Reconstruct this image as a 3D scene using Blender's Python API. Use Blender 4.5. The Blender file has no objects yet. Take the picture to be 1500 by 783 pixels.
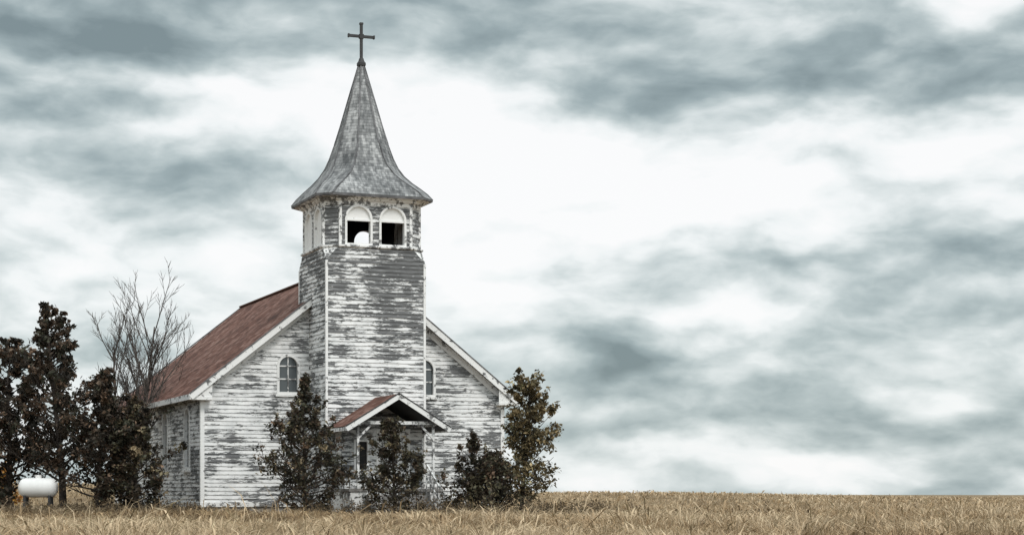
import bpy, math, random
import numpy as np
from mathutils import Vector
from mathutils.geometry import tessellate_polygon

random.seed(4)
F = 2800.0
CAMZ = 0.7
TH = math.radians(21.15)
scene = bpy.context.scene
scene.view_settings.view_transform = 'Standard'
scene.view_settings.look = 'None'
scene.view_settings.exposure = 0
COL = scene.collection

# ------------------------------------------------------------------ node helper
class NT:
    def __init__(s, nt):
        s.nt = nt; s.n = nt.nodes; s.l = nt.links
    def put(s, sock, v):
        if isinstance(v, bpy.types.NodeSocket): s.l.new(v, sock)
        elif v is not None: sock.default_value = v
    def m(s, op, a, b=None, c=None, clamp=False):
        n = s.n.new('ShaderNodeMath'); n.operation = op; n.use_clamp = clamp
        s.put(n.inputs[0], a)
        if b is not None: s.put(n.inputs[1], b)
        if c is not None: s.put(n.inputs[2], c)
        return n.outputs[0]
    def vec(s, x, y, z=0.0):
        n = s.n.new('ShaderNodeCombineXYZ')
        s.put(n.inputs[0], x); s.put(n.inputs[1], y); s.put(n.inputs[2], z)
        return n.outputs[0]
    def sep(s, v):
        n = s.n.new('ShaderNodeSeparateXYZ'); s.l.new(v, n.inputs[0]); return n.outputs
    def noise(s, v, scale=1, detail=4, rough=.5, dist=0, out='Fac'):
        n = s.n.new('ShaderNodeTexNoise'); s.l.new(v, n.inputs['Vector'])
        n.inputs['Scale'].default_value = scale; n.inputs['Detail'].default_value = detail
        n.inputs['Roughness'].default_value = rough; n.inputs['Distortion'].default_value = dist
        return n.outputs[out]
    def white(s, v):
        n = s.n.new('ShaderNodeTexWhiteNoise'); n.noise_dimensions = '3D'
        s.l.new(v, n.inputs['Vector']); return n.outputs['Value']
    def ramp(s, f, stops):
        n = s.n.new('ShaderNodeValToRGB'); s.l.new(f, n.inputs[0])
        e = n.color_ramp.elements
        while len(e) < len(stops): e.new(0.5)
        for i, (p, c) in enumerate(stops):
            e[i].position = p
            e[i].color = (c, c, c, 1) if isinstance(c, (int, float)) else (*c, 1)
        return n.outputs[0]
    def mix(s, f, a, b, bt='MIX'):
        n = s.n.new('ShaderNodeMix'); n.data_type = 'RGBA'; n.blend_type = bt
        s.put(n.inputs[0], f)
        s.put(n.inputs[6], a if not isinstance(a, tuple) else (*a, 1))
        s.put(n.inputs[7], b if not isinstance(b, tuple) else (*b, 1))
        return n.outputs[2]
    def mapr(s, v, a, b, c=0., d=1.):
        n = s.n.new('ShaderNodeMapRange'); s.put(n.inputs[0], v)
        for i, x in enumerate((a, b, c, d)): n.inputs[i+1].default_value = x
        return n.outputs[0]

def new_mat(name):
    m = bpy.data.materials.new(name); m.use_nodes = True
    t = NT(m.node_tree); b = m.node_tree.nodes['Principled BSDF']
    return m, t, b

def bump(t, b, h, strength=.5, dist=.02):
    n = t.n.new('ShaderNodeBump'); n.inputs['Strength'].default_value = strength
    n.inputs['Distance'].default_value = dist
    t.l.new(h, n.inputs['Height']); t.l.new(n.outputs[0], b.inputs['Normal'])

BH = 0.13
def siding_mat(name, bias=0.0, topgrey=None, ugrad=None, lowgrey=None):
    m, t, b = new_mat(name)
    uv = t.n.new('ShaderNodeUVMap').outputs[0]
    u, v, _ = t.sep(uv)
    row = t.m('FLOOR', t.m('DIVIDE', v, BH))
    rr = t.white(t.vec(row, 3.3, 1.1))
    seg = t.m('FLOOR', t.m('ADD', t.m('DIVIDE', u, 2.4), t.m('MULTIPLY', rr, 7.0)))
    brd = t.white(t.vec(seg, row, 5.5))
    big = t.noise(t.vec(u, t.m('MULTIPLY', v, 1.6)), .6, 3, .55)
    patch = t.noise(t.vec(t.m('MULTIPLY', u, 1.3), t.m('MULTIPLY', v, 5.5)), 1.0, 6, .70, .2)
    streak = t.noise(t.vec(t.m('ADD', t.m('MULTIPLY', u, 1.2), t.m('MULTIPLY', row, 13.7)), t.m('MULTIPLY', row, 5.1), t.m('MULTIPLY', v, 8.0)), 1.0, 6, .70)
    fine = t.noise(t.vec(t.m('MULTIPLY', u, 5.0), t.m('MULTIPLY', v, 24.0)), 1.0, 6, .75)
    s = t.m('MULTIPLY', t.m('SUBTRACT', streak, .5), 1.05)
    s = t.m('ADD', s, t.m('MULTIPLY', t.m('SUBTRACT', patch, .5), 1.25))
    s = t.m('ADD', s, t.m('MULTIPLY', t.m('SUBTRACT', fine, .5), 1.15))
    s = t.m('ADD', s, t.m('MULTIPLY', t.m('SUBTRACT', big, .5), .95))
    s = t.m('ADD', s, t.m('MULTIPLY', t.m('SUBTRACT', brd, .5), .18))
    fr = t.m('FRACT', t.m('DIVIDE', v, BH))
    s = t.m('ADD', s, t.mapr(fr, 0.0, .35, .10, 0.0))
    s = t.m('ADD', s, bias)
    if topgrey:
        s = t.m('ADD', s, t.mapr(v, topgrey[0], topgrey[1], 0, topgrey[2]))
    if lowgrey:
        s = t.m('ADD', s, t.mapr(v, lowgrey[0], lowgrey[1], lowgrey[2], 0))
    if ugrad:
        s = t.m('ADD', s, t.mapr(u, ugrad[0], ugrad[1], ugrad[2], ugrad[3]))
    peel = t.ramp(t.m('ADD', s, .5), [(.49, 0.0), (.55, 1.0)])
    thin = t.ramp(t.m('ADD', s, .5), [(.32, 0.0), (.52, 1.0)])
    grain = t.noise(t.vec(t.m('MULTIPLY', u, 2.6), t.m('MULTIPLY', v, 45.0), brd), 1.0, 5, .68)
    wood = t.ramp(grain, [(.3, (.030, .030, .032)), (.5, (.115, .118, .12)), (.7, (.30, .305, .31))])
    wood = t.mix(t.mapr(brd, 0, 1, 0, .4), wood, (.19, .192, .195))
    dirt = t.noise(t.vec(u, t.m('MULTIPLY', v, .5)), 1.6, 5, .6)
    paint = t.ramp(dirt, [(.3, (.62, .63, .63)), (.54, (.82, .82, .815))])
    paint = t.mix(t.m('MULTIPLY', thin, .40), paint, (.40, .41, .41))
    t.l.new(t.mix(peel, paint, wood), b.inputs['Base Color'])
    b.inputs['Roughness'].default_value = .75
    b.inputs['Specular IOR Level'].default_value = .25
    bump(t, b, t.m('SUBTRACT', t.m('MULTIPLY', grain, .5), t.m('MULTIPLY', peel, .5)), .6, .008)
    return m

def trim_mat(name, bias=0.0, base=(.80, .80, .79), sc=(2.5, 2.5, 2.5)):
    m, t, b = new_mat(name)
    o = t.n.new('ShaderNodeTexCoord').outputs['Object']
    mp = t.n.new('ShaderNodeMapping'); t.l.new(o, mp.inputs[0]); mp.inputs['Scale'].default_value = sc
    n1 = t.noise(mp.outputs[0], 2.2, 6, .7)
    n2 = t.noise(o, .9, 3, .5)
    s = t.m('ADD', t.m('ADD', n1, t.m('MULTIPLY', t.m('SUBTRACT', n2, .5), .5)), bias)
    peel = t.ramp(s, [(.55, 0.0), (.6, 1.0)])
    wood = t.ramp(t.noise(o, 14, 4, .6), [(.3, (.06, .06, .06)), (.7, (.26, .26, .26))])
    t.l.new(t.mix(peel, base, wood), b.inputs['Base Color'])
    b.inputs['Roughness'].default_value = .7
    return m

def shingle_mat(name, c1, c2, c3, rowh=.16, colw=.22, rk=.38, streaky=.7, big=.55):
    m, t, b = new_mat(name)
    u, v, _ = t.sep(t.n.new('ShaderNodeUVMap').outputs[0])
    row = t.m('FLOOR', t.m('DIVIDE', v, rowh))
    off = t.m('MULTIPLY', t.white(t.vec(row, 1.7, 2.2)), 5.0)
    cu = t.m('ADD', t.m('DIVIDE', u, colw), off)
    r = t.white(t.vec(t.m('FLOOR', cu), row, 0.5))
    n1 = t.noise(t.vec(u, v), .8, 6, .65)
    n2 = t.noise(t.vec(t.m('MULTIPLY', u, 6.0), v), 1.5, 6, .7)
    f = t.m('ADD', t.m('MULTIPLY', t.m('SUBTRACT', r, .5), rk), t.m('MULTIPLY', t.m('SUBTRACT', n1, .5), big*2))
    f = t.m('ADD', t.m('ADD', f, .5), t.m('MULTIPLY', t.m('SUBTRACT', n2, .5), streaky))
    col = t.ramp(f, [(.25, c1), (.5, c2), (.75, c3)])
    frv = t.m('FRACT', t.m('DIVIDE', v, rowh))
    fru = t.m('FRACT', cu)
    edge = t.m('MULTIPLY', t.mapr(frv, 0, .2, .5, 1.0), t.mapr(fru, 0, .1, .75, 1.0))
    dk = t.mix(edge, tuple(x*.5 for x in c1), col)
    t.l.new(dk, b.inputs['Base Color'])
    b.inputs['Roughness'].default_value = .85
    b.inputs['Specular IOR Level'].default_value = .2
    h = t.m('ADD', t.m('MULTIPLY', t.m('SUBTRACT', 1.0, frv), .7), t.m('MULTIPLY', r, .5))
    bump(t, b, h, .7, .025)
    return m

def plain_mat(name, c, rough=.7, spec=.3, var=.25, sc=6):
    m, t, b = new_mat(name)
    o = t.n.new('ShaderNodeTexCoord').outputs['Object']
    n = t.noise(o, sc, 5, .6)
    a = tuple(x*(1-var) for x in c); d = tuple(min(1, x*(1+var)) for x in c)
    t.l.new(t.ramp(n, [(.35, a), (.65, d)]), b.inputs['Base Color'])
    b.inputs['Roughness'].default_value = rough
    b.inputs['Specular IOR Level'].default_value = spec
    return m

M_front = siding_mat('peeling_siding_front', -.095, ugrad=(0.5, 5.0, 0.0, .10), lowgrey=(.3, 2.6, .05))
M_side = siding_mat('peeling_siding_side', -.03)
M_tower = siding_mat('peeling_siding_tower', -.04, topgrey=(5.0, 8.4, .18))
M_towerL = siding_mat('peeling_siding_tower_side', -.04, topgrey=(6.0, 8.4, .14))
M_belfry = siding_mat('peeling_siding_belfry', .06)
M_trim = trim_mat('weathered_white_trim', -.03)
M_trimg = trim_mat('weathered_grey_trim', .05)
M_panel = trim_mat('white_panel', -.09, (.82, .82, .81))
M_roof = shingle_mat('red_shingles', (.080, .040, .031), (.160, .076, .057), (.27, .165, .135), .15, .25, .35, .8, .65)
M_spire = shingle_mat('grey_shingles', (.09, .095, .098), (.22, .225, .228), (.46, .465, .465), .11, .10, .22, 1.0, .6)
M_dark = plain_mat('near_black_shade', (.02, .02, .02))  # near-black colour paints the belfry's inner shade; reused for soffit and sidelight
M_iron = plain_mat('dark_metal', (.035, .035, .037), .6, .4)
M_lead = plain_mat('lead_flashing', (.12, .12, .125), .6, .4, .5, 3)
M_found = plain_mat('foundation_stone', (.25, .24, .23), .9, .2, .4, 3)
M_concrete = plain_mat('porch_boards', (.22, .21, .20), .8, .2, .4, 5)
M_tank = plain_mat('tank_white_paint', (.78, .78, .77), .45, .4, .05, 3)
M_glass, t_, b_ = new_mat('old_window_glass')
b_.inputs['Base Color'].default_value = (.06, .07, .075, 1); b_.inputs['Roughness'].default_value = .12
b_.inputs['Specular IOR Level'].default_value = .7
M_bark = plain_mat('bark', (.060, .050, .044), .9, .1, .5, 12)
M_barkgrey = plain_mat('bare_bark', (.10, .088, .08), .9, .1, .4, 12)

# ------------------------------------------------------------------ mesh helpers
def empty(name, loc=(0, 0, 0), rz=0):
    e = bpy.data.objects.new(name, None); COL.objects.link(e)
    e.location = loc; e.rotation_euler = (0, 0, rz); e.empty_display_size = .5
    return e

def mobj(name, verts, faces, mat, parent=None, uvs=None, smooth=False):
    me = bpy.data.meshes.new(name)
    me.from_pydata([tuple(v) for v in verts], [], faces)
    if uvs:
        ul = me.uv_layers.new(name='UVMap')
        flat = [c for l in me.loops for c in uvs[l.vertex_index]]
        ul.data.foreach_set('uv', flat)
    me.materials.append(mat)
    if smooth: me.polygons.foreach_set('use_smooth', [True]*len(me.polygons))
    o = bpy.data.objects.new(name, me); COL.objects.link(o)
    if parent: o.parent = parent
    return o

def boxes(name, lst, mat, parent):
    V = []; Fc = []
    for (x0, x1, y0, y1, z0, z1) in lst:
        b = len(V)
        V += [(x0,y0,z0),(x1,y0,z0),(x1,y1,z0),(x0,y1,z0),(x0,y0,z1),(x1,y0,z1),(x1,y1,z1),(x0,y1,z1)]
        Fc += [tuple(b+i for i in f) for f in ((0,3,2,1),(4,5,6,7),(0,1,5,4),(1,2,6,5),(2,3,7,6),(3,0,4,7))]
    o = mobj(name, V, Fc, mat, parent)
    bv = o.modifiers.new('bev', 'BEVEL'); bv.width = .008; bv.segments = 1
    return o

def beams(name, lst, mat, parent):
    V = []; Fc = []
    for (p0, p1, w, h) in lst:
        p0 = Vector(p0); p1 = Vector(p1); d = (p1-p0).normalized()
        up = Vector((0, 0, 1))
        if abs(d.z) > .95: up = Vector((0, 1, 0))
        s = d.cross(up).normalized(); uu = s.cross(d).normalized()
        b = len(V)
        for p in (p0, p1):
            for a, c in ((-1,-1),(1,-1),(1,1),(-1,1)):
                V.append(tuple(p + s*a*w/2 + uu*c*h/2))
        Fc += [(b,b+3,b+2,b+1),(b+4,b+5,b+6,b+7)] + [(b+i, b+(i+1)%4, b+4+(i+1)%4, b+4+i) for i in range(4)]
    return mobj(name, V, Fc, mat, parent)

def clip(poly, z0, keep_above):
    out = []
    n = len(poly)
    for i in range(n):
        a = poly[i]; b = poly[(i+1) % n]
        ia = (a[1] >= z0-1e-9) if keep_above else (a[1] <= z0+1e-9)
        ib = (b[1] >= z0-1e-9) if keep_above else (b[1] <= z0+1e-9)
        if ia: out.append(a)
        if ia != ib:
            tt = (z0-a[1])/(b[1]-a[1]); out.append((a[0]+(b[0]-a[0])*tt, z0))
    return out

def tess(outline, holes):
    loops = [[Vector((x, z, 0)) for x, z in outline]] + [[Vector((x, z, 0)) for x, z in h] for h in holes]
    tris = tessellate_polygon(loops)
    P = [(v.x, v.y) for lp in loops for v in lp]
    return [[P[i] for i in tr] for tr in tris]

def clapboard(name, outline, holes, fn, mat, parent, u_off=0.0, thick=.024):
    V = []; Fc = []; U = []
    for tri in tess(outline, holes):
        zs = [p[1] for p in tri]
        k0 = int(math.floor(min(zs)/BH)); k1 = int(math.floor((max(zs)-1e-6)/BH))
        for k in range(k0, k1+1):
            z0 = k*BH; z1 = z0+BH
            pl = clip(clip(tri, z0, True), z1, False)
            if len(pl) < 3: continue
            b = len(V)
            for (x, z) in pl:
                off = thick*(1-(z-z0)/BH)
                V.append(fn(x, z, off)); U.append((x+u_off, min(max(z, z0+.0005), z1-.0005)))
            Fc.append(tuple(range(b, b+len(pl))))
            n = len(pl)
            for i in range(n):
                a = pl[i]; c = pl[(i+1) % n]
                if abs(a[1]-z0) < 1e-6 and abs(c[1]-z0) < 1e-6 and abs(a[0]-c[0]) > 1e-4:
                    q = len(V)
                    V += [fn(a[0], z0, thick), fn(c[0], z0, thick), fn(c[0], z0, 0), fn(a[0], z0, 0)]
                    U += [(a[0]+u_off, z0+.001)]*4
                    Fc.append((q, q+1, q+2, q+3))
    return mobj(name, V, Fc, mat, parent, U)

def flat_wall(name, outline, holes, fn, off, mat, parent):
    V = []; Fc = []; U = []
    for tri in tess(outline, holes):
        b = len(V)
        V += [fn(x, z, off) for x, z in tri]; U += [(x, z) for x, z in tri]
        Fc.append((b, b+1, b+2))
    return mobj(name, V, Fc, mat, parent, U)

def arch_pts(cx, w, zb, zs, n=12, rise=None):
    r = w/2; rise = r if rise is None else rise
    pts = [(cx-r, zb), (cx+r, zb)]
    for i in range(n+1):
        a = math.pi*i/n
        pts.append((cx+r*math.cos(a), zs+rise*math.sin(a)))
    return pts

def ring(name, inner, outer, fn, o0, o1, mat, parent):
    n = len(inner); V = []; Fc = []
    for off in (o1, o0):
        V += [fn(x, z, off) for x, z in outer]
        V += [fn(x, z, off) for x, z in inner]
    for i in range(n):
        j = (i+1) % n
        Fc.append((i, j, n+j, n+i))
        Fc.append((n+i, n+j, 3*n+j, 3*n+i))
        Fc.append((i, 2*n+i, 2*n+j, j))
    return mobj(name, V, Fc, mat, parent)

def arched_window(tag, cx, w, zb, zs, fn, parent, glass=True, fr=.09, tilt=None, panel=None):
    inner = arch_pts(cx, w, zb, zs); outer = arch_pts(cx, w+2*fr, zb-fr, zs)
    ring(tag+'_frame', inner, outer, fn, -.12, .045, M_trim, parent)
    if glass:
        flat_wall(tag+'_glass', inner, [], fn, -.07, M_glass if panel is None else panel, parent)
        if panel is None:
            V = []; Fc = []
            def bar(x0, x1, z0, z1):
                b = len(V)
                for off in (-.03, -.065):
                    for x, z in ((x0,z0),(x1,z0),(x1,z1),(x0,z1)): V.append(fn(x, z, off))
                Fc.extend([(b,b+1,b+2,b+3),(b,b+4,b+5,b+1),(b+1,b+5,b+6,b+2),(b+2,b+6,b+7,b+3),(b+3,b+7,b+4,b)])
            bar(cx-.015, cx+.015, zb, zs+w/2-.01)
            bar(cx-w/2, cx+w/2, zs-.02, zs+.02)
            bar(cx-w/2, cx+w/2, (zb+zs)/2-.02, (zb+zs)/2+.02)
            mobj(tag+'_mullions', V, Fc, M_trimg, parent)
    V = []; b = 0
    for off in (-.02, .09):
        for x, z in ((cx-w/2-fr-.05, zb-fr-.07),(cx+w/2+fr+.05, zb-fr-.07),(cx+w/2+fr+.05, zb-fr+.003),(cx-w/2-fr-.05, zb-fr+.003)):
            V.append(fn(x, z, off))
    mobj(tag+'_sill', V, [(0,3,2,1),(4,5,6,7),(0,1,5,4),(1,2,6,5),(2,3,7,6),(3,0,4,7)], M_trim, parent)
    return inner, outer

# ------------------------------------------------------------------ church
CX, CY = -5.05, 62.15
church = empty('wooden_church', (CX, CY, 0), TH)
HW = 5.1; LEN = 16.0; EV = 4.05; AP = 8.12; ZB = .35
slope = (AP-EV)/HW
fF = lambda x, z, o: (x, -o, z)
fB = lambda x, z, o: (-x, LEN+o, z)
fL = lambda x, z, o: (-HW-o, x, z)
fR = lambda x, z, o: (HW+o, x, z)

gable = [(-HW, ZB), (HW, ZB), (HW, EV), (0, AP), (-HW, EV)]
wins = [(-2.28, .60, 3.95, 4.78), (2.32, .60, 3.95, 4.78)]
holes = []
for i, (cx, w, zb, zs) in enumerate(wins):
    inn, out = arched_window('front_window_%d' % i, cx, w, zb, zs, fF, church, fr=.08)
    holes.append(inn)
clapboard('front_wall', gable, holes, fF, M_front, church)
clapboard('back_wall', gable, [], fB, M_side, church, 40)
hl = []
for i, cy in enumerate((2.1, 5.8, 9.5, 13.2)):
    inn, out = arched_window('side_window_%d' % i, cy, .8, 1.55, 3.05, fL, church)
    hl.append(inn)
clapboard('left_wall', [(0, ZB), (LEN, ZB), (LEN, EV), (0, EV)], hl, fL, M_side, church, 20)
hr = []
for i, cy in enumerate((2.1, 5.8, 9.5, 13.2)):
    inn, out = arched_window('right_window_%d' % i, cy, .8, 1.55, 3.05, fR, church)
    hr.append(inn)
clapboard('right_wall', [(0, ZB), (LEN, ZB), (LEN, EV), (0, EV)], hr, fR, M_side, church, 60)
boxes('foundation', [(-HW+.02, HW-.02, .02, LEN-.02, -.4, ZB)], M_found, church)

OH = .42; OF = .38; RT = .10
def roof_side(sg):
    x0 = 0; z0 = AP+.10; x1 = sg*(HW+OH); z1 = z0-slope*(HW+OH)
    V = []; U = []
    L = math.hypot(HW+OH, z0-z1)
    nu = 24; nv = 10
    rr = random.Random(5+sg)
    for j in range(nv+1):
        for i in range(nu+1):
            f = j/nv; y = -OF+(LEN+2*OF)*i/nu
            sag = -.05*math.sin(math.pi*f)*(.5+.5*math.sin(i*.9)) + (rr.random()-.5)*.012
            V.append((x0+(x1-x0)*f, y, z0+(z1-z0)*f+sag)); U.append((y, L*(1-f)))
    Fc = []
    for j in range(nv):
        for i in range(nu):
            a = j*(nu+1)+i
            Fc.append((a, a+1, a+nu+2, a+nu+1) if sg > 0 else (a, a+nu+1, a+nu+2, a+1))
    mobj('roof_shingles', V, Fc, M_roof, church, U)
    dz = .11
    V = [(x0, -OF+.01, z0-dz), (x1, -OF+.01, z1-dz), (x1, LEN+OF-.01, z1-dz), (x0, LEN+OF-.01, z0-dz)]
    mobj('roof_deck', V, [(0, 1, 2, 3)], M_trimg, church)
    beams('eave_fascia', [((x1+sg*.0, -OF, z1-.09), (x1, LEN+OF, z1-.09), .05, .17)], M_trim, church)
    for y in (-OF, LEN+OF):
        beams('barge_board', [((0, y, z0-.10), (x1, y, z1-.10), .05, .2)], M_trim, church)
        beams('roof_edge', [((0, y-.012, z0+.015), (x1+sg*.03, y-.012, z1+.0), .06, .035)], M_lead, church)
    beams('frieze', [((0, -.035, AP-.17), (sg*(HW-.02), -.035, EV-.155), .03, .2)], M_trim, church)
roof_side(-1); roof_side(1)
beams('ridge_cap', [((0, -OF, AP+.12), (0, LEN+OF, AP+.12), .2, .05)], M_roof, church)
for sg in (-1, 1):
    a, b2 = sorted((sg*(HW+OH-.02), sg*(HW-.28)))
    boxes('cornice_return', [(a, b2, -OF+.03, -.03, EV-.42, EV-.30)], M_trim, church)
    mobj('cornice_face', [(sg*(HW+OH-.02), -OF+.04, EV-.3), (sg*(HW-.28), -OF+.04, EV-.3), (sg*(HW-.28), -OF+.04, EV+.18)], [(0, 1, 2)], M_trim, church)
    a, b2 = sorted((sg*(HW+.035), sg*(HW-.10)))
    boxes('corner_board', [(a, b2, -.035, .11, ZB, EV-.42), (a, b2, LEN-.11, LEN+.035, ZB, EV-.1)], M_trim, church)
    a, b2 = sorted((sg*(HW+.045), sg*(HW+.0)))
    boxes('eave_frieze', [(a, b2, .11, LEN-.11, EV-.32, EV-.1)], M_trim, church)
boxes('water_table', [(-HW-.05, HW+.05, -.05, -.0, ZB-.08, ZB+.08), (-HW-.05, -HW, .0, LEN, ZB-.08, ZB+.08), (HW, HW+.05, .0, LEN, ZB-.08, ZB+.08)], M_trimg, church)

TY = -.42; TA = 1.62; CH = .42; Z1 = 8.0; Z2 = 8.45
tower = empty('tower'); tower.parent = church; tower.location = (.03, TY, 0)
def face_fns(a):
    return {'front': lambda x, z, o: (x, -a-o, z), 'back': lambda x, z, o: (-x, a+o, z),
            'left': lambda x, z, o: (-a-o, -x, z), 'right': lambda x, z, o: (a+o, x, z)}
ff = face_fns(TA)
for k, key in enumerate(('front', 'left', 'back', 'right')):
    zb = ZB if key != 'back' else 5.0
    ol = [(-TA, zb), (TA, zb), (TA, Z1), (TA-CH, Z2), (-TA+CH, Z2), (-TA, Z1)]
    clapboard('tower_%s_wall' % key, ol, [], ff[key], M_tower if key == 'front' else M_towerL, tower, 100+k*11)
a = TA
for sx in (-1, 1):
    for sy in (-1, 1):
        mobj('corner_broach', [(sx*(a+.01), sy*(a+.01), Z1), (sx*(a-CH), sy*(a+.01), Z2), (sx*(a+.01), sy*(a-CH), Z2)], [(0, 1, 2)], M_trimg, tower)
        x0, x1 = sorted((sx*(a+.03), sx*(a-.05))); y0, y1 = sorted((sy*(a+.03), sy*(a-.05)))
        boxes('tower_corner_board', [(x0, x1, y0, y1, ZB, Z1-.02)], M_trim, tower)
def octa(a, c, z):
    return [(-a+c, -a, z), (a-c, -a, z), (a, -a+c, z), (a, a-c, z), (a-c, a, z), (-a+c, a, z), (-a, a-c, z), (-a, -a+c, z)]
def loft(name, secs, mat, parent, cap0=False, cap1=False, uvm=True):
    V = []; Fc = []; U = []
    vacc = 0
    for s in range(len(secs)-1):
        A = secs[s]; B = secs[s+1]
        ln = (Vector(A[0])+Vector(A[1]))/2 - (Vector(B[0])+Vector(B[1]))/2
        L = ln.length
        for i in range(8):
            j = (i+1) % 8
            b = len(V); V += [A[i], A[j], B[j], B[i]]
            wA = (Vector(A[j])-Vector(A[i])).length/2; wB = (Vector(B[j])-Vector(B[i])).length/2
            U += [(-wA+i*9, vacc), (wA+i*9, vacc), (wB+i*9, vacc+L), (-wB+i*9, vacc+L)]
            Fc.append((b, b+1, b+2, b+3))
        vacc += L
    if cap0: b = len(V); V += secs[0]; U += [(p[0], p[1]) for p in secs[0]]; Fc.append(tuple(range(b+7, b-1, -1)))
    if cap1: b = len(V); V += secs[-1]; U += [(p[0], p[1]) for p in secs[-1]]; Fc.append(tuple(range(b, b+8)))
    return mobj(name, V, Fc, mat, parent, U)
BA = 1.58
loft('belfry_sill_moulding', [octa(TA+.0, CH, Z2-.06), octa(TA+.07, CH+.02, Z2-.02), octa(TA+.07, CH+.02, Z2+.03), octa(BA-.05, CH, Z2+.06)], M_trimg, tower)
ZT = 9.95
bf = face_fns(BA)
for k, key in enumerate(('front', 'left', 'back', 'right')):
    w2 = BA-CH
    ol = [(-w2, Z2), (w2, Z2), (w2, ZT), (-w2, ZT)]
    hs = []
    for i, cx in enumerate((-.56, .56)):
        tg = 'belfry_%s_opening_%d' % (key, i)
        zsp = 9.32 if key != 'back' else 9.0
        inner = arch_pts(cx, .76, Z2+.10, zsp); outer = arch_pts(cx, .90, Z2+.03+.002, zsp)
        hs.append(inner)
        ring(tg+'_frame', inner, outer, bf[key], -.16, .04, M_trim, tower)
        if key in ('left', 'right'):
            flat_wall(tg+'_boards', inner, [], bf[key], -.05, M_panel, tower)
        if key == 'front':
            half = [(cx+.38, 9.28), (cx+.38, 9.32)] + [(cx+.38*math.cos(math.pi*i2/12), 9.32+.38*math.sin(math.pi*i2/12)) for i2 in range(1, 12)] + [(cx-.38, 9.32), (cx-.38, 9.28)]
            flat_wall(tg+'_fan_panel', half, [], bf[key], -.04, M_panel, tower)
            V = []
            for o in (-.05, .02):
                for x, z in ((cx-.38, 9.25), (cx+.38, 9.25), (cx+.38, 9.30), (cx-.38, 9.30)): V.append(bf[key](x, z, o))
            mobj(tg+'_transom', V, [(0,3,2,1),(4,5,6,7),(0,1,5,4),(1,2,6,5),(2,3,7,6),(3,0,4,7)], M_trim, tower)
    clapboard('belfry_%s_wall' % key, ol, hs, bf[key], M_belfry, tower, 200+k*7)
    flat_wall('belfry_%s_shade_lining' % key, ol, hs, bf[key], -.15, M_dark, tower)  # dark sheet added behind the wall so the interior shows as shade
r2 = math.sqrt(.5)
for k, (sx, sy) in enumerate(((-1, -1), (1, -1), (1, 1), (-1, 1))):
    cx, cy = sx*(BA-CH/2), sy*(BA-CH/2); hw = CH*math.sqrt(2)/2
    tx, ty = -sy*r2*1.0, sx*r2*1.0
    fn = lambda x, z, o, cx=cx, cy=cy, tx=tx, ty=ty, sx=sx, sy=sy: (cx+tx*x+sx*r2*o, cy+ty*x+sy*r2*o, z)
    ol = [(-hw, Z2), (hw, Z2), (hw, ZT), (-hw, ZT)]
    clapboard('belfry_chamfer_wall', ol, [], fn, M_belfry, tower, 240+k*3)
    flat_wall('belfry_chamfer_shade_lining', ol, [], fn, -.12, M_dark, tower)  # same added dark sheet, painting shade behind the corner faces
pil = []
for q in octa(BA+.0, CH, 0):
    pil.append(((q[0], q[1], Z2+.05), (q[0], q[1], ZT), .09, .09))
beams('belfry_corner_posts', pil, M_trimg, tower)
o_ = mobj('belfry_floor', octa(BA-.02, CH, Z2+.02), [tuple(range(8))], M_dark, tower)
o_ = mobj('belfry_ceiling', octa(BA-.02, CH, ZT-.03), [tuple(range(8))], M_dark, tower)
EA = 1.93
loft('belfry_cornice', [octa(BA+.03, CH, 9.74), octa(BA+.05, CH, 9.86), octa(BA+.12, CH, 9.90), octa(BA+.15, CH, 9.97), octa(EA-.03, CH+.03, 9.985)], M_trimg, tower)
loft('spire_eave_edge', [octa(EA-.04, CH+.03, 9.98), octa(EA+.0, CH+.03, 9.985), octa(EA+.01, CH+.03, 10.05), octa(EA-.02, CH+.03, 10.06)], M_lead, tower)
prof = [(10.06, EA, .45), (10.25, 1.80, .47), (10.45, 1.62, .50), (10.65, 1.42, .52), (10.88, 1.23, .53), (11.15, 1.07, .52), (11.45, .95, .50), (11.95, .79, .44), (12.5, .63, .36), (13.1, .47, .27), (13.8, .28, .165), (14.5, .085, .05), (14.62, .075, .044)]
loft('spire_roof', [octa(a, c, z) for z, a, c in prof], M_spire, tower, cap1=True)
hips = []
for i in range(8):
    for s in range(len(prof)-2):
        p = octa(prof[s][1], prof[s][2], prof[s][0])[i]; q = octa(prof[s+1][1], prof[s+1][2], prof[s+1][0])[i]
        hips.append((p, q, .05, .03))
beams('spire_hip_flashing', hips, M_lead, tower)
loft('spire_finial', [octa(.06, .03, 14.42), octa(.13, .05, 14.5), octa(.13, .05, 14.58), octa(.09, .04, 14.64), octa(.06, .02, 14.74)], M_iron, tower, cap1=True)
cr = boxes('cross', [(-.045, .045, -.04, .04, 14.6, 15.86), (-.42, .42, -.035, .035, 15.40, 15.49), (-.075, .075, -.055, .055, 15.37, 15.52),
                    (-.45, -.40, -.05, .05, 15.385, 15.505), (.40, .45, -.05, .05, 15.385, 15.505), (-.06, .06, -.05, .05, 15.82, 15.89)], M_iron, tower)

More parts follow.
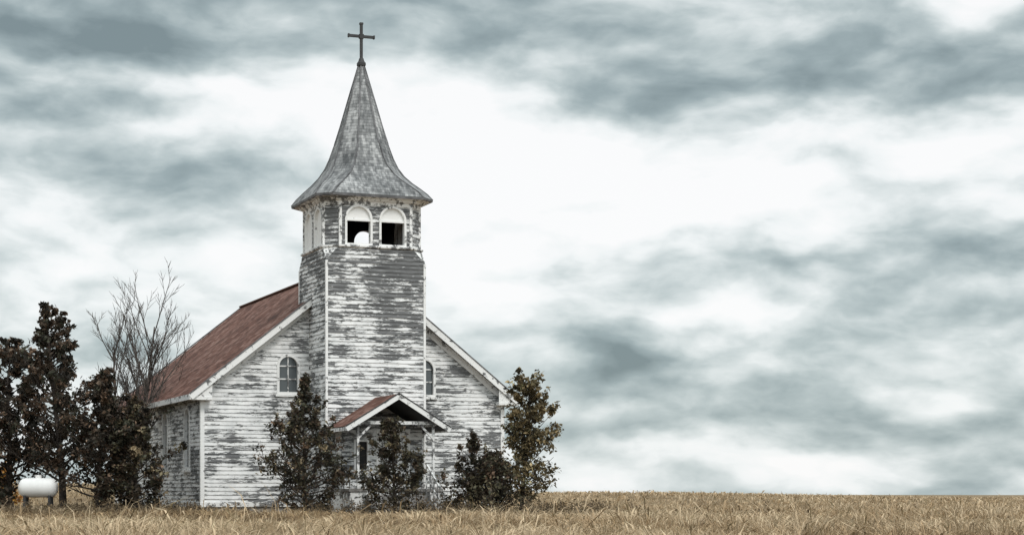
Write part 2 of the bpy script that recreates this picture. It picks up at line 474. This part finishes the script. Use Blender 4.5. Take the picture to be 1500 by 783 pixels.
# ---- porch on tower front
porch = empty('entry_porch'); porch.parent = church; porch.location = (0, TY-TA, 0)
PD = 2.2; PW = 1.62; PR = 3.72; PE = 2.72; FLR = .85
for sg in (-1, 1):
    n = 8; V = []; U = []; Fc = []
    for j in range(5):
        for i in range(n+1):
            f = j/4; y = -.02-(PD+.25)*i/n
            V.append((sg*PW*f, y, PR-(PR-PE)*f-.03*math.sin(math.pi*f)*math.sin(i*.8+1))); U.append((y, 2*(1-f)))
    for j in range(4):
        for i in range(n):
            q = j*(n+1)+i; Fc.append((q, q+1, q+n+2, q+n+1))
    mobj('porch_roof', V, Fc, M_roof, porch, U)
    mobj('porch_soffit', [(0, -.02, PR-.1), (sg*PW, -.02, PE-.1), (sg*PW, -PD-.24, PE-.1), (0, -PD-.24, PR-.1)], [(0, 1, 2, 3)], M_dark, porch)
    beams('porch_barge_board', [((0, -PD-.25, PR-.08), (sg*(PW+.03), -PD-.25, PE-.09), .05, .15), ((sg*PW, -.02, PE-.08), (sg*PW, -PD-.25, PE-.08), .04, .11)], M_trim, porch)
    beams('porch_roof_edge', [((0, -PD-.265, PR+.015), (sg*(PW+.05), -PD-.265, PE+.0), .05, .03)], M_iron, porch)
    beams('porch_posts', [((sg*1.2, -PD+.05, FLR), (sg*1.2, -PD+.05, PE+.1), .07, .07), ((sg*1.2, -.12, FLR), (sg*1.2, -.12, PE+.1), .1, .1)], M_trimg, porch)
    beams('porch_beam', [((sg*1.2, -.0, PE+.12), (sg*1.2, -PD-.1, PE+.12), .1, .16)], M_trimg, porch)
    beams('porch_brace', [((sg*1.2, -PD+.05, PE-.35), (sg*.8, -PD+.05, PE+.05), .06, .06)], M_trimg, porch)
    rl = []
    for i in range(5):
        y = -PD-.05-i*.35; zf = FLR-max(0, (i-0))*.2
        rl.append(((sg*.95, y, zf-.5), (sg*.95, y, zf+.75), .03, .03))
    rl.append(((sg*.95, -PD-.05, FLR+.75), (sg*.95, -PD-1.45, FLR-.05), .045, .04))
    rl.append(((sg*.95, -PD-.05, FLR+.35), (sg*.95, -PD-1.45, FLR-.45), .03, .03))
    for i in range(4):
        rl.append(((sg*1.45, -.15-i*.65, .05), (sg*1.45, -.15-i*.65, FLR+.55), .03, .03))
    rl.append(((sg*1.45, -.1, FLR+.55), (sg*1.45, -PD, FLR+.55), .045, .04))
    rl.append(((sg*1.45, -.1, FLR+.2), (sg*1.45, -PD, FLR+.2), .03, .03))
    rl.append(((sg*1.45, -PD+.05, FLR+.55), (sg*.95, -PD+.05, FLR+.55), .045, .04))
    beams('stair_railing', rl, M_trimg, porch)
beams('porch_tie_beam', [((-1.25, -PD+.05, PE+.13), (1.25, -PD+.05, PE+.13), .07, .10)], M_trimg, porch)
boxes('porch_deck', [(-1.5, 1.5, -PD, -.02, FLR-.1, FLR)], M_concrete, porch)
boxes('porch_steps', [(-1.0, 1.0, -PD-.3*(i+1), -PD-.3*i-.004, -.2, FLR-.19*(i+1)) for i in range(4)], M_concrete, porch)
boxes('porch_skirt', [(-1.46, 1.46, -PD+.04, -.05, -.3, FLR-.104)], M_trimg, porch)
flp = lambda x, z, o: (x, -.75-o, z)
clapboard('vestibule_wall', [(-1.3, FLR), (1.3, FLR), (1.3, PE+.1), (-1.3, PE+.1)],
          [[(-.1, FLR+.02), (.8, FLR+.02), (.8, 2.62), (-.1, 2.62)], [(-.85, 1.35), (-.5, 1.35), (-.5, 2.3), (-.85, 2.3)]], flp, M_front, porch, 300)
clapboard('vestibule_side', [(0, FLR), (.75, FLR), (.75, PE+.1), (0, PE+.1)], [], lambda x, z, o: (-1.3-o, -x, z), M_side, porch, 310)
clapboard('vestibule_side_r', [(0, FLR), (.75, FLR), (.75, PE+.1), (0, PE+.1)], [], lambda x, z, o: (1.3+o, -x, z), M_side, porch, 320)
boxes('door', [(-.08, .78, -.72, -.67, FLR+.02, 2.6)], M_panel, porch)
boxes('door_panels', [(.02, .31, -.735, -.722, FLR+.15, 1.6), (.39, .68, -.735, -.722, FLR+.15, 1.6), (.02, .31, -.735, -.722, 1.7, 2.45), (.39, .68, -.735, -.722, 1.7, 2.45)], M_trimg, porch)
boxes('sidelight_window', [(-.85, -.5, -.71, -.69, 1.35, 2.3)], M_dark, porch)
boxes('sidelight_frame', [(-.92, -.855, -.80, -.7, 1.28, 2.37), (-.495, -.43, -.80, -.7, 1.28, 2.37), (-.855, -.495, -.80, -.7, 2.303, 2.37), (-.855, -.495, -.80, -.7, 1.28, 1.347)], M_panel, porch)
boxes('door_frame', [(-.2, -.1, -.80, -.7, FLR, 2.70), (.8, .9, -.80, -.7, FLR, 2.70), (-.1, .8, -.80, -.7, 2.62, 2.70)], M_trim, porch)
boxes('door_knob', [(.70, .74, -.78, -.722, 1.75, 1.80)], M_iron, porch)

# ------------------------------------------------------------------ numpy meshes
def np_mesh(name, V, T, C, mat, parent=None):
    me = bpy.data.meshes.new(name)
    nv = len(V); nt = len(T)
    me.vertices.add(nv); me.vertices.foreach_set('co', V.astype(np.float32).ravel())
    me.loops.add(nt*3); me.loops.foreach_set('vertex_index', T.astype(np.int32).ravel())
    me.polygons.add(nt); me.polygons.foreach_set('loop_start', np.arange(0, nt*3, 3, dtype=np.int32))
    at = me.color_attributes.new('tint', 'FLOAT_COLOR', 'POINT')
    C4 = np.concatenate([C, np.ones((nv, 1))], 1).astype(np.float32)
    at.data.foreach_set('color', C4.ravel())
    me.update(calc_edges=True); me.validate()
    me.materials.append(mat)
    o = bpy.data.objects.new(name, me); COL.objects.link(o)
    if parent: o.parent = parent
    return o

def tint_mat(name, transl=.25):
    m, t, b = new_mat(name)
    a = t.n.new('ShaderNodeAttribute'); a.attribute_name = 'tint'
    t.l.new(a.outputs['Color'], b.inputs['Base Color'])
    b.inputs['Roughness'].default_value = .7; b.inputs['Specular IOR Level'].default_value = .15
    tr = t.n.new('ShaderNodeBsdfTranslucent'); t.l.new(a.outputs['Color'], tr.inputs[0])
    mx = t.n.new('ShaderNodeMixShader'); mx.inputs[0].default_value = transl
    t.l.new(b.outputs[0], mx.inputs[1]); t.l.new(tr.outputs[0], mx.inputs[2])
    t.l.new(mx.outputs[0], m.node_tree.nodes['Material Output'].inputs[0])
    return m
M_leaf = tint_mat('leaves', .3)
M_grass = tint_mat('dry_grass', .25)

def sstep(a, b, x):
    t = np.clip((x-a)/(b-a), 0, 1); return t*t*(3-2*t)
def terrain(x, y):
    x = np.asarray(x, float); y = np.asarray(y, float)
    sl = x/np.maximum(y, 60)
    z = .66*sstep(85, 190, y)*(1-.95*sstep(.05, .27, sl))
    z = z + .85*sstep(62, 110, y)*sstep(-.12, -.24, x/np.maximum(y, 1))
    z = z - 2.5*sstep(260, 600, y)
    z = z + .05*np.sin(x*.31+1)*np.sin(y*.23) + .03*np.sin(x*.83+y*.41)
    d = np.hypot(x, y)
    return z*sstep(6, 25, d)

def tubes(name, lst, mat, parent, sides=6):
    V = []; Fc = []
    for pts, rad in lst:
        pts = [Vector(p) for p in pts]; b0 = len(V)
        for i, p in enumerate(pts):
            d = (pts[min(i+1, len(pts)-1)]-pts[max(i-1, 0)]).normalized()
            s = d.cross(Vector((.3, .9, .1))).normalized(); u = d.cross(s)
            for k in range(sides):
                a = 2*math.pi*k/sides
                V.append(tuple(p+(s*math.cos(a)+u*math.sin(a))*rad[i]))
        for i in range(len(pts)-1):
            for k in range(sides):
                a = b0+i*sides+k; c = b0+i*sides+(k+1) % sides
                Fc.append((a, c, c+sides, a+sides))
    return mobj(name, V, Fc, mat, parent, smooth=True)

def branch(p, d, L, n, rng, curve=.15, wob=.12):
    pts = [p.copy()]; d = d.normalized()
    for i in range(n):
        d = (d+Vector((rng.normal()*wob, rng.normal()*wob, curve+rng.normal()*wob*.6))).normalized()
        p = p+d*L/n; pts.append(p.copy())
    return pts

def px(pxx, d): return (pxx-750)/F*d

def make_tree(name, pxx, d, H, R, prof, seed, nleaf, ls, cols, nprim=30, drop=.15, spread=.1, tr=.09, t0=.06, stems=1, asc=.55, subk=3.0, lobes=0.0, curve=.06):
    rng = np.random.default_rng(seed)
    x = px(pxx, d); z = float(terrain(x, d))
    root = empty(name, (x, d, z-.05))
    tl = []; cen = []
    la = rng.uniform(0, 6.28, 4); lz = rng.uniform(1.5, 4, 4)
    for s in range(stems):
        ang0 = rng.uniform(0, 6.28); ln = .0 if stems == 1 else .22
        trunk = branch(Vector((0, 0, 0)), Vector((math.cos(ang0)*ln, math.sin(ang0)*ln, 1)), H*(1 if s == 0 else rng.uniform(.62, .88)), 9, rng, .12, .045)
        tl.append((trunk, [tr*(1-.9*i/9)+.006 for i in range(10)]))
        npz = nprim//stems
        for i in range(npz):
            t = t0+(1-t0-.02)*(i+rng.uniform(-.4, .4))/npz; t = min(max(t, .03), .98)
            k = t*9; k0 = int(k); p = trunk[k0].lerp(trunk[min(k0+1, 9)], k-k0)
            a = i*2.4+rng.uniform(-.5, .5)
            lob = 1+lobes*sum(math.sin(a*(1+q)+la[q]+t*lz[q]*3) for q in range(3))/2
            L = R*prof(t)*rng.uniform(.6, 1.2)*lob
            if L < .08: L = .08
            up = asc*rng.uniform(.5, 1.4)*(.6+t)
            br = branch(p, Vector((math.cos(a), math.sin(a), up)), L*1.08, 5, rng, curve, .10)
            r0 = max(.012, tr*.36*(1-t*.75))
            tl.append((br, [r0*(1-.85*q/5)+.003 for q in range(6)]))
            ns = max(2, int(2+L*subk))
            for q in range(ns):
                tt = rng.uniform(.22, 1.0)*5; q0 = int(min(tt, 4.99)); pp = br[q0].lerp(br[min(q0+1, 5)], tt-q0)
                dd = (br[min(q0+1, 5)]-br[q0]).normalized()
                sd = (dd+Vector(rng.normal(size=3))*.6+Vector((0, 0, .25))).normalized()
                sl = L*rng.uniform(.15, .40)+.06
                sb = branch(pp, sd, sl, 3, rng, .08, .2)
                tl.append((sb, [r0*.35+.003, r0*.25+.003, .004, .003]))
                if rng.random() > drop:
                    cen += [sb[2], sb[3]]
                    if rng.random() < .5: cen.append(sb[1])
            if rng.random() > drop*.5: cen += [br[5], br[4]]
        cen += [trunk[9], trunk[8], trunk[9].lerp(trunk[8], .5)]
    tubes('trunk_and_limbs', tl, M_bark, root, 5)
    C = np.array([tuple(c) for c in cen]); nc = len(C)
    cw = rng.gamma(1.4, 1.0, nc)+.1; cw /= cw.sum()
    idx = rng.choice(nc, nleaf, p=cw)
    cb = rng.choice([.5, .8, 1.2, 2.0], nc, p=[.3, .3, .25, .15])*rng.uniform(.8, 1.2, nc)
    cols = np.array(cols); ci = rng.integers(0, len(cols), nc)
    topf = np.clip(1.25-C[idx][:, 2:3]/H, .35, 1)
    P = C[idx]+rng.normal(size=(nleaf, 3))*spread*topf*np.array([1, 1, .9])
    P[:, 2] = np.maximum(P[:, 2], .08)
    nrm = rng.normal(size=(nleaf, 3)); nrm[:, 2] = np.abs(nrm[:, 2])+.3
    nrm /= np.linalg.norm(nrm, axis=1)[:, None]
    a = np.cross(nrm, rng.normal(size=(nleaf, 3))); a /= np.linalg.norm(a, axis=1)[:, None]
    b = np.cross(nrm, a); s = ls*rng.uniform(.5, 1.35, nleaf)[:, None]
    V = np.stack([P-a*s, P-b*s*.55+nrm*s*.12, P+a*s, P+b*s*.55+nrm*s*.12], 1).reshape(-1, 3)
    base = np.arange(nleaf)[:, None]*4
    T = np.concatenate([base+np.array([0, 1, 2]), base+np.array([0, 2, 3])], 0)
    cc = np.where(rng.random(nleaf)[:, None] < .75, cols[ci[idx]], cols[rng.integers(0, len(cols), nleaf)])
    cc = cc*cb[idx][:, None]*rng.uniform(.6, 1.5, nleaf)[:, None]
    C4 = np.repeat(np.clip(cc, .005, .6), 4, 0)
    np_mesh('foliage', V, T, C4, M_leaf, root)
    return root

dark = [(.062, .051, .040), (.082, .062, .046), (.046, .042, .036), (.145, .098, .068), (.057, .058, .042)]
olive = [(.082, .076, .050), (.122, .105, .066), (.057, .057, .040), (.175, .138, .088)]
tan = [(.22, .175, .10), (.15, .125, .072), (.30, .23, .125), (.10, .085, .052)]
con = lambda t: max(.035, (1-t)**1.15)*(.45+.55*min(1, t*5))*1.15
spk = lambda t: (1-t)**.85*(.6+.4*min(1, t*4))+.04
sap = lambda t: (1-t)**.8*(.6+.4*min(1, t*4))+.05
vas = lambda t: max(.22, math.sin(math.pi*min(1, (t*.75+.17)))**.6)
make_tree('deciduous_tree', 92, 60.5, 6.8, 2.5, spk, 31, 15500, .072, dark, 76, .2, .115, .13, t0=.15, asc=.55, lobes=.40)
make_tree('deciduous_tree', 14, 62.5, 5.8, 2.0, spk, 32, 11000, .072, dark, 58, .22, .11, .12, t0=.13, asc=.55, lobes=.35)
make_tree('deciduous_tree', 144, 59, 4.6, 1.7, spk, 33, 10500, .068, dark, 54, .2, .115, .1, lobes=.3)
make_tree('deciduous_tree', 200, 58.6, 3.7, 1.35, spk, 34, 7400, .068, dark+olive, 46, .2, .11, .08, lobes=.3)
make_tree('conical_tree', 447, 56.2, 4.3, 1.80, con, 35, 9500, .058, olive+dark, 92, .16, .08, .07, .04, asc=.45, subk=4.5, curve=.07)
make_tree('sapling', 578, 54.6, 2.85, 1.2, sap, 36, 6000, .056, olive+dark[:3], 60, .16, .08, .05, .04, asc=.6)
make_tree('deciduous_tree', 763, 57.6, 3.95, 1.05, vas, 37, 8600, .062, tan, 62, .18, .115, .06, .10, asc=.7, lobes=.25)
make_tree('shrub', 706, 56.4, 2.15, 1.15, lambda t: 1.0-.6*t, 38, 8600, .062, dark+olive[:2], 60, .15, .11, .045, .02, 3, lobes=.3)
make_tree('shrub', -2, 76, 2.3, .9, lambda t: 1.0-.5*t, 21, 1800, .08, [(.5, .24, .06), (.38, .17, .05)], 20, .15, .14, .04, .02, 2)
make_tree('shrub', -40, 61, 2.3, 1.1, lambda t: 1.0-.5*t, 22, 4500, .075, dark, 26, .15, .14, .04, .02, 3)

def bare_tree(name, pxx, d, H, seed):
    rng = np.random.default_rng(seed); x = px(pxx, d)
    root = empty(name, (x, d, float(terrain(x, d))-.05)); tl = []
    def rec(p, dr, L, r, lev):
        n = 6 if lev < 2 else 4
        pts = branch(p, dr, L, n, rng, .08, .06)
        tl.append((pts, [r*(1-.65*i/n) for i in range(n+1)]))
        if lev >= 3: return
        k = [11, 6, 5][lev]
        lo = [.34, .25, .3][lev]
        for i in range(k):
            tt = lo+(.98-lo)*(i+rng.random()*.7)/k
            q = tt*n; q0 = int(min(q, n-.01)); pp = pts[q0].lerp(pts[q0+1], q-q0)
            dd = (pts[q0+1]-pts[q0]).normalized()
            side = Vector(rng.normal(size=3)); side = (side-dd*side.dot(dd)).normalized()
            rec(pp, dd+side*rng.uniform(.45, .75), L*rng.uniform(.34, .48)*(1.15-.4*tt), max(.009, r*.5*(1-.3*tt)), lev+1)
    for s, (dx, L) in enumerate(((-.16, .88), (.15, .90), (.0, 1.0), (.05, .8))):
        rec(Vector((dx*.6, 0, 0)), Vector((dx, rng.normal()*.03, 1)), H*L*.93, .07, 0)
    tubes('trunk_and_limbs', tl, M_barkgrey, root, 4)
bare_tree('bare_tree', 182, 66, 7.2, 12)

TD = 58.7
tank = empty('propane_tank', (px(56, TD), TD, float(terrain(px(56, TD), TD))))
V = []; Fc = []; S = 20
prf = [(-.60, .02), (-.59, .12), (-.54, .22), (-.47, .28), (-.39, .30), (.39, .30), (.47, .28), (.54, .22), (.59, .12), (.60, .02)]
for xx, r in prf:
    for k in range(S):
        an = 2*math.pi*k/S; V.append((xx, r*math.cos(an), .88+r*math.sin(an)))
for i in range(len(prf)-1):
    for k in range(S): Fc.append((i*S+k, i*S+(k+1) % S, (i+1)*S+(k+1) % S, (i+1)*S+k))
mobj('tank_body', V, Fc, M_tank, tank, smooth=True)
boxes('tank_legs', [(-.42, -.34, -.2, .2, -.3, .64), (.34, .42, -.2, .2, -.3, .64)], M_iron, tank)
boxes('tank_valve_cap', [(-.09, .09, -.08, .08, 1.15, 1.27)], M_trimg, tank)

# ------------------------------------------------------------------ ground
def axis(mx, step0, g):
    o = [0]; s = step0
    while o[-1] < mx: o.append(o[-1]+s); s *= g
    return o
ys = axis(4000, 1.2, 1.045); xs = axis(3000, 1.2, 1.06)
ys = [-v for v in axis(400, 4, 1.3)[:0:-1]]+ys; xs = [-v for v in xs[:0:-1]]+xs
X, Y = np.meshgrid(xs, ys); Z = terrain(X, Y)
nx, ny = len(xs), len(ys)
V = np.stack([X, Y, Z], -1).reshape(-1, 3)
Fc = [(j*nx+i, j*nx+i+1, (j+1)*nx+i+1, (j+1)*nx+i) for j in range(ny-1) for i in range(nx-1)]
mg, t, b = new_mat('field_ground')
o = t.n.new('ShaderNodeTexCoord').outputs['Object']
n1 = t.noise(o, .12, 6, .6); n2 = t.noise(o, 3.0, 6, .7)
f = t.m('ADD', t.m('MULTIPLY', n1, .6), t.m('MULTIPLY', n2, .4))
t.l.new(t.ramp(f, [(.35, (.12, .085, .052)), (.5, (.24, .175, .105)), (.65, (.38, .29, .175))]), b.inputs['Base Color'])
b.inputs['Roughness'].default_value = .95; b.inputs['Specular IOR Level'].default_value = .1
bump(t, b, n2, .8, .1)
mobj('ground', V.tolist(), Fc, mg, smooth=True)

# ------------------------------------------------------------------ grass
rng = np.random.default_rng(77)
def grass_pts(n, d0, d1, pw):
    u = rng.random(n)
    d = (d0**pw+(d1**pw-d0**pw)*u)**(1/pw)
    th = rng.uniform(-.31, .31, n)
    return np.tan(th)*d, d
segs = [grass_pts(170000, 9, 34, 1.1), grass_pts(120000, 34, 66, 1.2), grass_pts(55000, 66, 260, .4)]
gx = np.concatenate([s[0] for s in segs]); gy = np.concatenate([s[1] for s in segs])
def wob(x, y, k, s):
    return (np.sin(x*k+s+2*np.sin(y*k*.37))*np.cos(y*k*.8+s*2+1.5*np.sin(x*k*.6))+np.sin(x*k*.53-y*k*.71+s*3)+np.sin(x*k*1.9+y*k*1.3+s))/3
cell = .36+.005*gy
ix = np.floor(gx/cell); iy = np.floor(gy/cell)
hsh = lambda a, b, s: np.modf(np.abs(np.sin(a*12.9898+b*78.233+s)*43758.5453))[0]
tx = (ix+hsh(ix, iy, 1.)) * cell; ty = (iy+hsh(ix, iy, 2.))*cell
tr_ = hsh(ix, iy, 3.)
pull = np.where(tr_ > .35, .55, .1)*rng.uniform(.4, 1.4, len(gx)); pull = np.clip(pull, 0, .9)
ox, oy = gx-tx, gy-ty
gx = gx-ox*pull; gy = gy-oy*pull
c, s_ = math.cos(TH), math.sin(TH)
lx = (gx-CX)*c+(gy-CY)*s_; ly = -(gx-CX)*s_+(gy-CY)*c
inside = ((np.abs(lx) < 5.15) & (ly > -.1) & (ly < 16.2)) | ((np.abs(lx) < 1.65) & (ly > -4.3) & (ly < 0))
k_ = ~inside
gx, gy, ox, oy, tr_, cell = gx[k_], gy[k_], ox[k_], oy[k_], tr_[k_], cell[k_]; n = len(gx)
pn = wob(gx, gy, .55, 1.3)*.55+wob(gx, gy, 1.7, 4.1)*.35+wob(gx*.8, gy*.75, .30, 2.2)*1.1+(tr_-.5)*1.0
h = rng.uniform(.09, .29, n)*(1+.7*np.clip(pn, -1, 1))
tall = rng.random(n) < .02; h[tall] *= rng.uniform(1.3, 2.0, tall.sum())
w = np.maximum(.0030, .00024*gy)*rng.uniform(.6, 1.5, n)
gz = terrain(gx, gy)-.02
B = np.stack([gx, gy, gz], 1)
an = rng.uniform(0, 6.28, n)
wd = np.stack([np.cos(an*.35), np.sin(an*.35)*.6, np.zeros(n)], 1)*w[:, None]
lean = np.stack([rng.normal(.06, .50, n)+ox/cell*.9, rng.normal(0, .5, n)+oy/cell*.9, np.zeros(n)], 1)*h[:, None]
up = np.stack([np.zeros(n), np.zeros(n), h], 1)
mid = B+lean*.28+up*.66; tip = B+lean*1.2+up*rng.uniform(.75, 1.0, n)[:, None]
V = np.stack([B-wd, B+wd, mid-wd*.8, mid+wd*.8, tip], 1)
sh = rng.random(n) < .22
V[sh, 2] = (B+lean*.7+up*.80-wd*1.7)[sh]; V[sh, 3] = (B+lean*.7+up*.80+wd*1.7)[sh]
V[sh, 0] = (B-wd*.3)[sh]; V[sh, 1] = (B+wd*.3)[sh]
V = V.reshape(-1, 3)
base = np.arange(n)[:, None]*5
T = np.concatenate([base+np.array([0, 1, 3]), base+np.array([0, 3, 2]), base+np.array([2, 3, 4])], 0)
pal = np.array([(.49, .355, .215), (.32, .225, .130), (.145, .098, .058), (.62, .485, .325), (.24, .185, .105)])
f = np.clip(pn*.75+.46+rng.normal(0, .17, n), 0, .999)
f = np.where(gy > 66, np.clip(f*.6+.38, 0, .999), f)
col = np.where((f < .27)[:, None], pal[2], np.where((f < .5)[:, None], pal[1], np.where((f < .78)[:, None], pal[0], pal[3])))
gm = rng.random(n) < .12; col[gm] = pal[4]
col = col*rng.uniform(.7, 1.3, n)[:, None]
tree_shade = np.exp(-((gy-57)/4.5)**2)*sstep(4.5, 1, gx)
col = col*(1-.45*tree_shade[:, None])  # painted shade: grass colour darkened in a band around the tree bases
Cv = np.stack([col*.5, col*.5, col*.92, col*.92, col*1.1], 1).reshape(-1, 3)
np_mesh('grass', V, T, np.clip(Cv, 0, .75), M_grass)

wl = []
for (cxp, dd, sp, nn) in ((820, 56, 1.5, 130), (500, 55.5, 1.6, 80), (620, 55, 1.4, 80), (110, 58, 2.3, 110), (250, 58.5, 1.5, 60), (700, 55.4, 1.2, 60)):
    for i in range(nn):
        wl.append((px(cxp, dd)+rng.normal()*sp*.6, dd+rng.normal()*.7))
for i in range(150):
    dd = rng.uniform(16, 60); wl.append((math.tan(rng.uniform(-.27, .27))*dd, dd))
tl = []; cn = []
for (x, y) in wl:
    z = float(terrain(x, y)); hh = rng.uniform(.15, .55) if y > 53 else rng.uniform(.1, .3)
    p = branch(Vector((x, y, z-.03)), Vector((rng.normal()*.2, rng.normal()*.2, 1)), hh, 4, rng, .05, .1)
    rs = .008 if y > 50 else .004
    tl.append((p, [rs, rs*.9, rs*.8, rs*.6, rs*.5]))
    sc = .06 if y > 50 else .035
    for k in range(26):
        q = p[int(rng.integers(1, 5))]; cn.append((q.x+rng.normal()*sc, q.y+rng.normal()*sc, q.z+rng.normal()*sc*.8, .5+.5*(y > 50)))
weeds = empty('dry_weeds')
tubes('stems', tl, M_bark, weeds, 4)
Pq = np.array(cn); P = Pq[:, :3]; m_ = len(P); nr = rng.normal(size=(m_, 3)); nr /= np.linalg.norm(nr, axis=1)[:, None]
a = np.cross(nr, rng.normal(size=(m_, 3))); a /= np.linalg.norm(a, axis=1)[:, None]; b = np.cross(nr, a)
s = rng.uniform(.02, .045, m_)[:, None]*Pq[:, 3:4]
V = np.stack([P-a*s, P-b*s*.6, P+a*s, P+b*s*.6], 1).reshape(-1, 3); base = np.arange(m_)[:, None]*4
T = np.concatenate([base+np.array([0, 1, 2]), base+np.array([0, 2, 3])], 0)
cc = np.array([(.15, .11, .07), (.22, .165, .10), (.10, .078, .052)])[rng.integers(0, 3, m_)]*rng.uniform(.7, 1.4, m_)[:, None]
np_mesh('leaves', V, T, np.repeat(cc, 4, 0), M_leaf, weeds)

# ------------------------------------------------------------------ world
world = bpy.data.worlds.new('World'); scene.world = world; world.use_nodes = True
t = NT(world.node_tree); bg = world.node_tree.nodes['Background']
SUN_EL = math.radians(48); SUN_AZ = math.radians(150)
sky = t.n.new('ShaderNodeTexSky'); sky.sky_type = 'NISHITA'; sky.sun_disc = False
sky.sun_elevation = SUN_EL; sky.sun_rotation = SUN_AZ
g = t.n.new('ShaderNodeTexCoord').outputs['Generated']
x, y, z = t.sep(g)
az = t.m('ARCTAN2', x, y); el = t.m('ARCSINE', z)
wx, wy, wz = t.sep(t.noise(t.vec(x, y, t.m('MULTIPLY', z, 1.8)), 11.0, 4, .5, 0, 'Color'))
dx_ = t.m('MULTIPLY', t.m('SUBTRACT', wx, .5), .15); dy_ = t.m('MULTIPLY', t.m('SUBTRACT', wy, .5), .075)
az2 = t.m('ADD', az, dx_); el2 = t.m('ADD', el, dy_)
xw = t.m('MULTIPLY_ADD', dx_, .28, x); zw = t.m('MULTIPLY_ADD', dy_, .28, z)
nA = t.noise(t.vec(t.m('MULTIPLY', x, 3.0), t.m('MULTIPLY', y, 3.0), t.m('MULTIPLY', z, 9.5)), 2.4, 3, .5)
vB = t.vec(xw, y, t.m('MULTIPLY', zw, 2.3))
nB = t.noise(vB, 15.0, 7, .49)
vB2 = t.vec(xw, y, t.m('MULTIPLY', t.m('ADD', zw, .009), 2.3))
nB2 = t.noise(vB2, 15.0, 5, .47)
relief = t.m('SUBTRACT', nB, nB2)
val = t.m('ADD', t.m('MULTIPLY', t.m('SUBTRACT', nA, .5), .75), t.m('MULTIPLY', t.m('SUBTRACT', nB, .5), 1.05))
val = t.m('ADD', val, t.m('MULTIPLY', relief, .70))
val = t.m('ADD', val, .605)
blobs = [
 (700,190,170,75,.38),(860,280,290,80,.45),(1080,330,200,60,.26),(620,330,120,60,.22),(1440,30,70,35,.38),(1400,205,150,35,.3),
 (330,150,110,28,.22),(1180,460,130,30,.22),(700,440,90,50,.22),(1000,470,120,30,.20),(760,640,100,50,.18),(1050,690,350,25,.20),(200,420,260,60,.18),(1460,480,70,30,.12),
 (30,205,130,45,-.46),(250,60,260,55,-.36),(620,25,240,45,-.30),(1000,50,220,50,-.20),(1330,110,240,50,-.32),(300,275,190,30,-.20),
 (1400,400,190,60,-.40),(1050,385,170,22,-.20),(900,560,110,60,-.40),(1080,610,150,35,-.26),(1330,580,200,50,-.14),(1250,705,200,16,-.12),(30,90,120,50,-.22),(1050,150,160,35,-.14)]
for (bx, by, rx, ry, am) in blobs:
    a0 = (bx-750)/F; e0 = (722-by)/F
    dx = t.m('MULTIPLY', t.m('SUBTRACT', az2, a0), F/rx); dy = t.m('MULTIPLY', t.m('SUBTRACT', el2, e0), F/ry)
    r = t.m('MULTIPLY_ADD', dx, dx, t.m('MULTIPLY', dy, dy))
    gss = t.m('POWER', .5, r)
    val = t.m('MULTIPLY_ADD', gss, am, val)
cloud = t.ramp(val, [(.0, (.215, .275, .29)), (.25, (.34, .415, .43)), (.44, (.51, .585, .592)), (.60, (.70, .76, .762)), (.78, (.91, .942, .943)), (.95, (1.0, 1.0, 1.0))])
skyc = t.mix(1.0, sky.outputs[0], (.1, .1, .1), 'MULTIPLY')
fin = t.mix(.94, skyc, cloud)
sd = (math.sin(SUN_AZ)*math.cos(SUN_EL), math.cos(SUN_AZ)*math.cos(SUN_EL), math.sin(SUN_EL))
dot = t.m('MULTIPLY_ADD', x, sd[0], t.m('MULTIPLY_ADD', y, sd[1], t.m('MULTIPLY', z, sd[2])))
glow = t.m('MULTIPLY_ADD', t.m('POWER', t.m('MAXIMUM', dot, 0.0), 2.0), 1.1, 1.0)
fin = t.mix(1.0, fin, t.vec(glow, glow, glow), 'MULTIPLY')
grd = t.mapr(z, -.06, -.01, 0, 1)
fin = t.mix(grd, (.2, .16, .11), fin)
t.l.new(fin, bg.inputs[0]); bg.inputs[1].default_value = 1.0
world.cycles.sampling_method = 'MANUAL'; world.cycles.sample_map_resolution = 512

sl = bpy.data.lights.new('sun', 'SUN'); sl.energy = 1.35; sl.angle = math.radians(12); sl.color = (1, .96, .91)
so = bpy.data.objects.new('sun', sl); COL.objects.link(so)
so.rotation_euler = Vector(sd).to_track_quat('Z', 'Y').to_euler(); so.location = (20, -20, 40)

cam = bpy.data.cameras.new('camera'); co = bpy.data.objects.new('camera', cam); COL.objects.link(co)
co.location = (0, 0, CAMZ); co.rotation_euler = (math.radians(90), 0, 0)
cam.sensor_width = 36; cam.lens = F/1500*36; cam.shift_y = (722-391.5)/1500
cam.clip_end = 8000; cam.clip_start = .1
scene.camera = co
